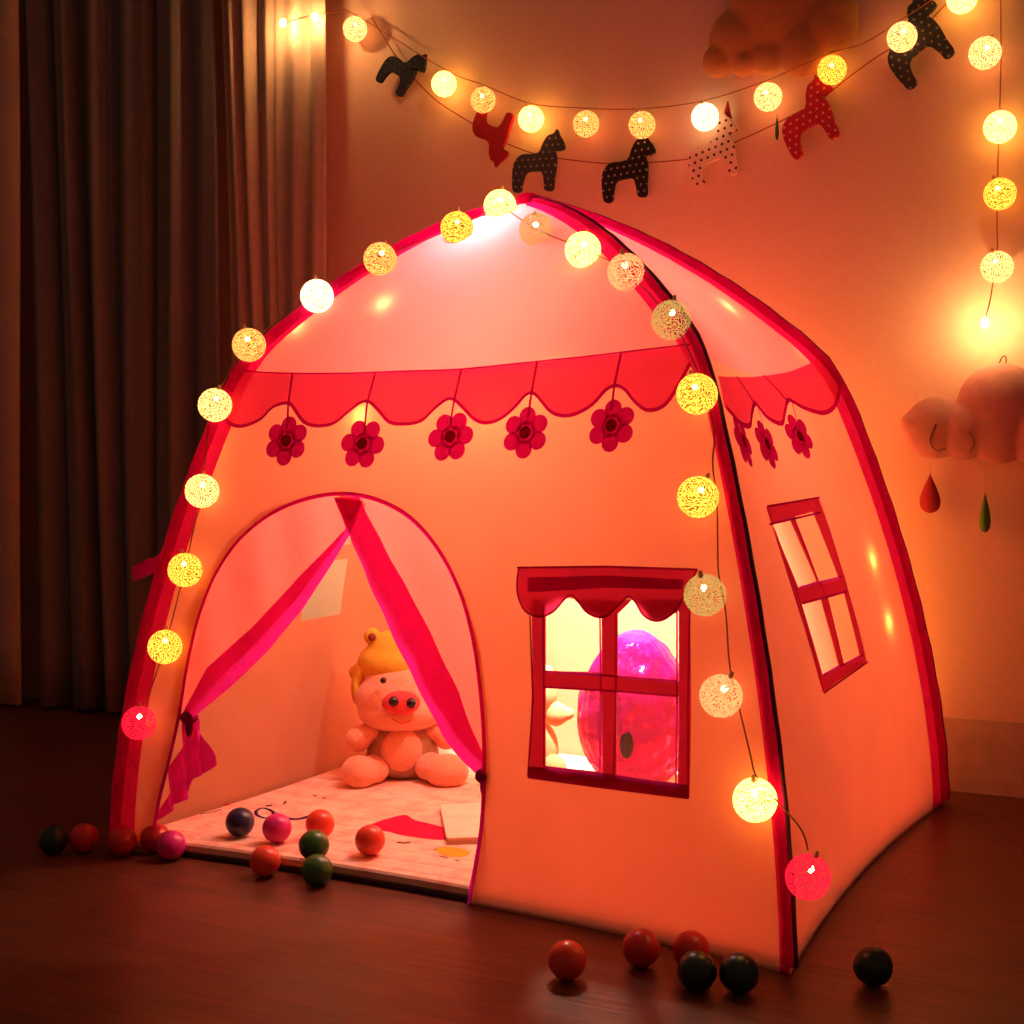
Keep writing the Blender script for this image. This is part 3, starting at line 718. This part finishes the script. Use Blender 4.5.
for px, py, col, lab in wl:
    P = at_wall(px, py, .05); P = P.copy(); ball_light(P, col, lab, 'ball lights strung on the wall', 1.0 if px < 980 else 1.05); wp.append(P)
top = [at_wall(283, 23, .16), at_wall(313, 15, .155), at_wall(337, 12, .10)]+[p+V((0, 0, LR+.006)) for p in wp[:8]]+[at_wall(805, 64, .082)]+[wp[8]+V((0, 0, LR+.006)), at_wall(866, 42, .082)]+[p+V((0, 0, LR+.006)) for p in wp[9:11]]
cable('light_string', top, .0014, 'thin wire of ball lights draped across the wall')
vt = [at_wall(1000, -60, .03)]+[wp[i]+V((0, 0, LR+.006)) if 0 else at_wall(x, y, .02) for i, x, y in ((11, 1001, 40), (11, 1000, 100), (12, 998, 160), (13, 997, 225))]+[wp[14]+V((0, 0, LR+.006)), at_wall(991, 295, .06), at_wall(986, 316, .085)]
cable('light_string', vt, .0014, 'wire hanging straight down the wall with ball lights above the pink cloud')
for px, py, lab in ((985, 323, 'bare tiny bulb at the end of the vertical wire above the pink cloud'), (315, 17, 'bare tiny bulb beside the curtain edge'), (283, 23, 'bare tiny bulb in front of the lit sheer curtain')):
    p = at_wall(px, py, .085 if px > 900 else .16); e = empty('bare_bulb', p, lab, 'light', 'bare bulbs on the wall wires')
    bm = bmesh.new(); sph(bm, p, .0075, 12, 8, (1, 1, 1.4)); obj('bulb', bm, emit('bare_bulb_glow', (1, .56, .20), 520 if px > 900 else 420), e)

# ------------------------------------------------------------------ horse bunting
HO = [(0.03, 0), (.17, 0), (.2, .16), (.27, .33), (.45, .35), (.60, .33), (.65, .15), (.67, 0), (.82, 0), (.84, .2), (.87, .42), (.87, .58), (.84, .70), (.93, .69), (1.02, .72), (1.02, .80), (.95, .93), (.89, 1.0), (.87, 1.08), (.81, 1.0), (.70, .98), (.60, .84), (.54, .70), (.4, .66), (.22, .67), (.08, .60), (.01, .45), (.0, .2)]
def horse(px, py, size, rot, mat_, label, flipy=False, off=.03, flipx=False):
    P = at_wall(px, py, off); bm = bmesh.new(); pts = catmull([V((x-.5, 0, y-.5)) for x, y in HO], 3, True)
    fr = []; bk = []
    for p in pts:
        x, z = p.x*(-1 if flipx else 1), p.z*(-1 if flipy else 1)
        fr.append((x*size, z*size))
    cx = sum(p[0] for p in fr)/len(fr); cz = sum(p[1] for p in fr)/len(fr)
    vf = [bm.verts.new((x, -.006, z)) for x, z in fr]; vb = [bm.verts.new((x, .006, z)) for x, z in fr]
    bm.faces.new(vf); bm.faces.new(vb[::-1]); n = len(fr)
    for i in range(n): j = (i+1) % n; bm.faces.new((vf[j], vf[i], vb[i], vb[j]))
    bmesh.ops.recalc_face_normals(bm, faces=bm.faces)
    bmesh.ops.bevel(bm, geom=[e for e in bm.edges if abs(e.verts[0].co.y-e.verts[1].co.y) < 1e-6], offset=.0022, segments=2)
    o = obj('felt_horse', bm, mat_, smooth=False); o.location = P; o.rotation_euler = (0, rot, 0)
    tag(o, label, 'felt horse', 'felt horses of the bunting'); return o
S3 = lambda px: F_PX/at_wall(px, 100).dot(V((-math.sin(YAW), math.cos(YAW), 0)))
h = .125
M_BLKD = dotted('black_dotted_felt', (.003, .003, .004), (.35, .25, .18)); M_BLK = dotted('navy_black_felt', (.008, .008, .012), (.03, .04, .08)); M_GRYD = dotted('grey_dotted_felt', (.03, .03, .032), (.25, .2, .15))
M_RED = pbr('red_felt', (.42, .006, .02), rough=.95, nscale=80, bstr=.2); M_REDD = dotted('red_dotted_felt', (.48, .008, .03), (.85, .30, .25)); M_WHTD = dotted('white_dotted_felt', (.85, .55, .38), (.05, .015, .015), cell=.0165, r=.2)
horse(402, 70, .118, .62, M_BLK, 'black felt horse tilted head down, first on the bunting by the curtain', off=.035)
horse(492, 134, .125, .45, M_RED, 'plain red felt horse hanging upside down', flipy=True, off=.035)
horse(538, 163, .138, .05, M_GRYD, 'dark grey dotted felt horse, paler than the black one beside it')
horse(628, 170, .138, -.06, M_BLKD, 'black felt horse with white dots hanging upright')
h5 = horse(714, 152, .135, -.28, M_WHTD, 'white felt horse with black dots')
horse(809, 118, .140, -.42, M_REDD, 'red felt horse with pale dots leaning back')
horse(916, 42, .150, -.62, M_GRYD, 'dark dotted felt horse behind a ball light, highest on the bunting')
# red mane ribbon on the white horse, small green felt leaf beside the red horse
bm = bmesh.new(); p = at_wall(728, 112, .022); bmesh.ops.create_cone(bm, cap_ends=True, segments=3, radius1=.016, radius2=.002, depth=.05, matrix=Matrix.Translation(p)); r_ = obj('red_felt_bow', bm, M_RED, smooth=False); tag(r_, 'small red felt bow on the head of the white dotted horse', 'bow')
def drop(bm, P, w, hgt, d):
    pts = []; n = 24
    for i in range(n+1):
        s = i/n; z = hgt*(.5-s); r = s**1.3*math.sqrt(max(0, 1-s))/.345*w*.5; pts.append((z, max(r, .0004)))
    rings = [[bm.verts.new(P+V((r*math.cos(a*PI/8), r*math.sin(a*PI/8)*d, z))) for a in range(16)] for z, r in pts]
    for i in range(n):
        for k in range(16): bm.faces.new((rings[i][k], rings[i][(k+1) % 16], rings[i+1][(k+1) % 16], rings[i+1][k]))
bm = bmesh.new(); drop(bm, at_wall(777, 127, .03), .008, .06, 2); tag(obj('felt_leaf', bm, pbr('green_felt', (.04, .14, .02), rough=.95)), 'thin green felt leaf seen edge-on beside the red dotted horse', 'leaf')
bp = [(372, 18), (383, 36), (400, 62), (425, 90), (444, 106), (480, 128), (510, 145), (545, 156), (600, 163), (640, 163), (700, 157), (740, 140), (775, 124), (820, 100), (845, 80), (880, 55), (915, 35), (945, 5), (960, -10)]
cable('bunting_cord', [at_wall(x, y, .02) for x, y in bp], .0015, 'thin red cord carrying the felt horses', mat_=pbr('red_cord', (.4, .05, .03), rough=.8))

# ------------------------------------------------------------------ felt clouds
def cloud(name, lobes, depth, off, mat_, label, group=None):
    """lobes: (px, py, radius in px); plump cushions joined"""
    parts = []; c0 = at_wall(lobes[0][0], lobes[0][1], off)
    for px, py, r in lobes:
        P = at_wall(px, py, off); k = (P-CO).dot(V((-math.sin(YAW), math.cos(YAW), 0))); rr = r*k/F_PX
        parts.append((P-c0, (rr, depth*.5*(.75+.25*min(1, r/40)), rr)))
    me = blob(parts, .006, 3); o = link(name, me, mat_); o.location = c0
    return tag(o, label, 'cloud')
M_CLB = pbr('ochre_felt', (.55, .24, .07), rough=.95, nscale=50, bstr=.2, bdist=.004); M_CLP = pbr('dusty_pink_felt', (.62, .26, .22), rough=.95, nscale=50, bstr=.2, bdist=.004)
cloud('felt_cloud', [(772, 12, 46), (738, 38, 30), (719, 61, 17), (745, 62, 15), (768, 56, 19), (802, 48, 28), (830, 28, 28), (838, 12, 20), (790, -15, 36)], .065, .038, M_CLB, 'ochre brown felt cloud on the wall above the bunting')
pc = cloud('felt_cloud', [(1000, 405, 42), (935, 428, 31), (915, 424, 14), (965, 430, 30), (1000, 430, 34), (1040, 432, 34), (1055, 418, 32)], .075, .05, M_CLP, 'dusty pink felt cloud hanging at the right edge above two raindrops')
# stitched creases on the pink cloud
M_CR = pbr('dark_stitch', (.30, .10, .09), rough=.9)
for pts in ([(936, 424), (930, 440), (936, 450), (946, 448)], [(968, 432), (974, 442), (970, 452)]):
    bm = bmesh.new(); tube(bm, catmull([at_wall(x, y, .086) for x, y in pts], 6), .0018, 6); o = obj('stitching', bm, M_CR); o.parent = pc; o.matrix_parent_inverse = Matrix.Translation(-pc.location)
bm = bmesh.new(); tube(bm, catmull([at_wall(x, y, .05) for x, y in ((998, 370), (1001, 359), (1005, 356), (1006, 362), (1001, 372))], 5), .0016, 6); o = obj('hanging_loop', bm, M_CR); o.parent = pc; o.matrix_parent_inverse = Matrix.Translation(-pc.location)
for px, py, w_, hh, m_, lab, d, ty in ((930, 493, .045, .09, pbr('crimson_felt', (.50, .03, .045), rough=.9), 'crimson felt raindrop hanging below the pink cloud', .7, 450), (985, 512, .024, .09, pbr('leaf_green_felt', (.12, .30, .02), rough=.9), 'narrow green felt raindrop seen edge-on below the pink cloud', 1.8, 460)):
    p = at_wall(px, py, .045); e = empty('felt_raindrop', p, lab, 'raindrop', 'raindrops under the pink cloud')
    bm = bmesh.new(); drop(bm, p, w_, hh, d); obj('drop', bm, m_, e)
    bm = bmesh.new(); q = at_wall(px, ty, .045); tube(bm, [p+V((0, 0, hh*.48)), V((p.x, p.y, q.z))], .0004, 5); obj('hanging_thread', bm, pbr('pale_thread', (.6, .4, .3)), e)

# ------------------------------------------------------------------ toys in the tent
M_PINKP = pbr('pink_plush', (.86, .36, .22), (.80, .31, .18), rough=1, nscale=120, bstr=.5, bdist=.004, sheen=.4); M_TAN = pbr('tan_plush', (.45, .22, .13), rough=1, nscale=120, bstr=.5, bdist=.004)
M_YP = pbr('yellow_plush', (.75, .42, .035), (.66, .36, .03), rough=1, nscale=120, bstr=.4, bdist=.004); M_SN = pbr('rose_plush', (.75, .06, .07), rough=.9, nscale=90, bstr=.3); M_BK = pbr('black_bead', (.01, .004, .004), rough=.25)
pg = at_z(404, 776, MZ); fwd = (CO-pg); fwd.z = 0; fwd.normalize(); sd = V((-fwd.y, fwd.x, 0))  # sd points to picture right
k = (pg-CO).dot(V((-math.sin(YAW), math.cos(YAW), 0)))/F_PX   # metres per pixel there
def T(px, py, f=0.0): return pg+sd*((px-404)*k)+V((0, 0, (779-py)*k*1.01))+fwd*f
pig = empty('plush_pig', (pg.x, pg.y, MZ), 'pink plush pig toy with yellow hat sitting on the mat behind the right drape', 'plush toy')
Rf = Matrix((sd, fwd, V((0, 0, 1)))).transposed()
def soft(name, parts, mat_, par=pig, vox=.005, sm=5):
    """parts given as pixel centre, forward shift and half sizes in pixels (across, deep, tall)"""
    o0 = par.location
    me = blob([((Rf.transposed() @ (T(px, py, f)-o0)), (a*k, b*k, c*k)) for px, py, f, a, b, c in parts], vox, sm)
    me.transform(Rf.to_4x4())
    o = bpy.data.objects.new(name, me); C.objects.link(o); me.materials.append(mat_); o.parent = par
    me.polygons.foreach_set('use_smooth', [True]*len(me.polygons)); return o
soft('body', [(403, 748, 0, 36, 28, 31), (403, 757, 0, 37, 30, 25)], M_TAN)
soft('belly_patch', [(402, 748, 23*k, 21, 10, 22)], M_PINKP, sm=2)
hd = soft('head', [(396, 700, .01, 40, 33, 30), (403, 712, .015, 45, 33, 21), (398, 690, .005, 36, 30, 28)], M_PINKP)
soft('arm', [(359, 738, .03, 13, 14, 13), (370, 732, .02, 12, 12, 10)], M_PINKP)
soft('arm', [(447, 738, .03, 13, 14, 13), (436, 732, .02, 12, 12, 10)], M_PINKP)
soft('leg', [(361, 765, .08, 19, 20, 16), (374, 766, .05, 16, 20, 14)], M_PINKP)
soft('leg', [(446, 766, .09, 22, 20, 17), (430, 765, .05, 16, 20, 14)], M_PINKP)
sn = soft('snout', [(402, 697, .105, 19, 9, 12)], M_SN, par=pig, vox=.003, sm=2)
def bead(name, px, py, f, a, m_=M_BK):
    bm = bmesh.new(); sph(bm, T(px, py, f)-pig.location, a*k, 14, 10, (1, 1, 1)); o = obj(name, bm, m_); o.parent = pig; return o
bead('nostril', 395, 694, .122, 5); bead('nostril', 412, 696, .122, 5)
bead('eye', 385, 676, .088, 3.2); bead('eye', 419, 678, .088, 3.2)
bm = bmesh.new(); tube(bm, catmull([T(x, y, f)-pig.location for x, y, f in ((393, 713, .095), (402, 717, .099), (411, 715, .096))], 6), .0016, 6); o = obj('mouth', bm, M_SN); o.parent = pig
bm = bmesh.new(); sph(bm, V((0, 0, 0)), 1, 32, 20)
hat = soft('hat', [(392, 665, -.012, 34, 30, 22), (394, 655, -.014, 27, 25, 22), (388, 676, -.03, 39, 24, 16)], M_YP, sm=3); bm.free()
soft('hat_flap', [(357, 690, -.005, 5, 12, 17), (362, 676, -.005, 6, 12, 12)], M_YP, sm=2)
soft('hat_ear', [(374, 638, 0, 9, 6, 9)], M_YP, sm=1); bead('ear_button', 374, 638, .016, 4, M_BRI)
soft('hat_ear', [(414, 638, 0, 9, 6, 9)], M_YP, sm=1); bead('ear_button', 414, 638, .016, 4, M_BRI)

# magenta foil balloon standing on the mat, seen through the front window
def foil():
    m, t, out = nt('magenta_foil'); v = coords(t)
    p = N(t, 'ShaderNodeBsdfPrincipled', i_Roughness=.22, i_Metallic=.55); p.inputs['Base Color'].default_value = (.62, .006, .22, 1)
    vo = N(t, 'ShaderNodeTexVoronoi', i_Scale=22); vo.feature = 'SMOOTH_F1'; t.links.new(v, vo.inputs['Vector'])
    n, f = bump(t, v, 20, .9, .014, 3); b = N(t, 'ShaderNodeBump', i_Strength=1, i_Distance=.014); t.links.new(vo.outputs[0], b.inputs['Height']); t.links.new(n, b.inputs['Normal']); t.links.new(b.outputs[0], p.inputs['Normal'])
    t.links.new(p.outputs[0], out.inputs[0]); return m
bc = at_z(636, 792, MZ); kb = (bc-CO).dot(V((-math.sin(YAW), math.cos(YAW), 0)))/F_PX
hb = (792-628)*kb*.5
bal = empty('foil_balloon', (bc.x, bc.y, MZ+.001), 'crinkled magenta foil balloon standing behind the front window', 'balloon')
bm = bmesh.new(); bmesh.ops.create_uvsphere(bm, u_segments=96, v_segments=64, radius=1)
for v in bm.verts:
    z = v.co.z; a = math.atan2(v.co.y, v.co.x); w_ = 1-.12*z-.06*z*z
    crk = .018*math.sin(a*26+z*3)*(1-z*z)+.03*noise.noise(v.co*3)+.012*noise.noise(v.co*9)
    ridge = .02*math.sin(z*34)*max(0, math.cos(a-.3))**3
    v.co = V((v.co.x*58*kb*w_*(1+crk+ridge), v.co.y*50*kb*w_*(1+crk), (z+1)*hb*(1+.2*crk)))
    v.co = Matrix.Rotation(YAW, 3, 'Z') @ v.co
fo_ = obj('foil_body', bm, foil()); fo_.parent = bal
bm = bmesh.new(); ec = CO+ray(628, 743)*1.0; dirr = ray(628, 743).normalized(); cxy = V((bc.x, bc.y, MZ+hb)); 
fwd2 = (CO-cxy).normalized(); sd2 = V((math.cos(YAW), math.sin(YAW), 0))
pp = V((0, 0, hb))+fwd2*49*kb+sd2*(-9*kb)+V((0, 0, (710-743)*kb)); sph(bm, pp, 1, 16, 10, (7*kb, 4*kb, 14*kb), Matrix.Rotation(YAW, 3, 'Z')); o = obj('dark_spot', bm, M_BK); o.parent = bal

# small peach plush toy beside the balloon
bq = at_z(540, 782, MZ); pig2 = empty('plush_bear', (bq.x, bq.y, MZ), 'small peach plush toy partly visible at the front window\'s left edge', 'plush toy')
pgs = pg; pg = bq; k1 = k; k = kb; M_PE = pbr('peach_plush', (.85, .42, .18), rough=1, nscale=120, bstr=.4, bdist=.003)
def T(px, py, f=0.0): return bq+sd*((px-540)*k)+V((0, 0, (785-py)*k))+fwd*f
soft('body', [(534, 750, 0, 26, 22, 33)], M_PE, par=pig2); soft('head', [(532, 692, 0, 27, 24, 25), (522, 670, 0, 8, 7, 9), (548, 671, 0, 8, 7, 9)], M_PE, par=pig2)
soft('arm', [(556, 712, .02, 13, 12, 13), (568, 712, .02, 8, 8, 7)], M_PE, par=pig2); soft('leg', [(552, 768, .04, 14, 16, 16)], M_PE, par=pig2)

# ------------------------------------------------------------------ lamp under the roof
M_LSOCK = M_BK
for lp, rad, m_, lab in ((APEX+V((0, 0, -.105))-EX*.06-EY*.03, .020, emit('white_lamp_glow', (1.0, .72, .86), 400), 'small white lamp hung right under the tent peak, whitening the roof there'),
                         (APEX+V((0, 0, -.40))+EX*.07, .034, emit('warm_fill_glow', (1.0, .58, .38), 330), 'added unseen warm lamp hung mid-tent behind the awning, lighting the walls')):  # warm fill lamp, unseen, added to brighten the cloth walls
    lamp = empty('hanging_lamp', lp+V((0, 0, .03)), lab, 'lamp')
    bm = bmesh.new(); sph(bm, lp, rad, 20, 14); obj('bulb', bm, m_, lamp)
    bm = bmesh.new(); bmesh.ops.create_cone(bm, cap_ends=True, segments=16, radius1=rad*.55, radius2=rad*.4, depth=.026, matrix=Matrix.Translation(lp+V((0, 0, rad+.010)))); obj('lamp_socket', bm, M_BK, lamp)
    top_ = APEX+V((0, 0, -.012)) if rad < .03 else APEX+V((0, 0, -.012))-EX*.01+EY*.03
    bm = bmesh.new(); tube(bm, [lp+V((0, 0, rad+.02)), lp.lerp(top_, .6)+(EY*.03 if rad > .03 else V((0, 0, 0))), top_], .0012, 6); obj('lamp_cord', bm, M_BK, lamp)
# added spot with an unseen torch body, put in to whiten the rear wall
tp = G(-W*.42, D*.52, 1.06); tgt = G(-.66, D*.97, .36)
sl = bpy.data.lights.new('fill_beam', 'SPOT'); so = bpy.data.objects.new('fill_beam', sl); C.objects.link(so); so.location = tp
so.rotation_euler = (tgt-tp).to_track_quat('-Z', 'Y').to_euler(); sl.energy = 390; sl.color = (1, .86, .68); sl.spot_size = 1.05; sl.spot_blend = .8; sl.shadow_soft_size = .03

tdir = (tgt-tp).normalized(); tq = tdir.to_track_quat('Z', 'Y').to_matrix().to_4x4()
torch = empty('fill_torch', tp, 'small dark torch hung inside the roof, lighting the tent\'s rear wall', 'torch')
bm = bmesh.new(); bmesh.ops.create_cone(bm, cap_ends=True, segments=16, radius1=.012, radius2=.012, depth=.09, matrix=Matrix.Translation(tp-tdir*.11) @ tq); obj('barrel', bm, M_BK, torch)
bm = bmesh.new(); bmesh.ops.create_cone(bm, cap_ends=True, segments=16, radius1=.012, radius2=.024, depth=.03, matrix=Matrix.Translation(tp-tdir*.052) @ tq); obj('torch_head', bm, M_BK, torch)
bm = bmesh.new(); tube(bm, [tp-tdir*.12, V((tp.x, tp.y, tp.z+.10)), APEX+V((0, 0, -.012))+EY*.01], .0015, 6); obj('hanging_loop', bm, M_BK, torch)
# ------------------------------------------------------------------ dim room light
w = bpy.data.worlds.new('dim_room'); bpy.context.scene.world = w; w.use_nodes = True
w.node_tree.nodes['Background'].inputs[0].default_value = (1.0, .42, .26, 1); w.node_tree.nodes['Background'].inputs[1].default_value = .10
sc = bpy.context.scene
sc.view_settings.view_transform = 'Standard'; sc.view_settings.look = 'None'; sc.view_settings.gamma = 1; sc.view_settings.exposure = 0; sc.view_settings.use_curve_mapping = False
sc.cycles.max_bounces = 8; sc.cycles.diffuse_bounces = 5; sc.cycles.transparent_max_bounces = 12; sc.cycles.sample_clamp_indirect = 4; sc.cycles.use_denoising = True
sc.cycles.caustics_reflective = False; sc.cycles.caustics_refractive = False
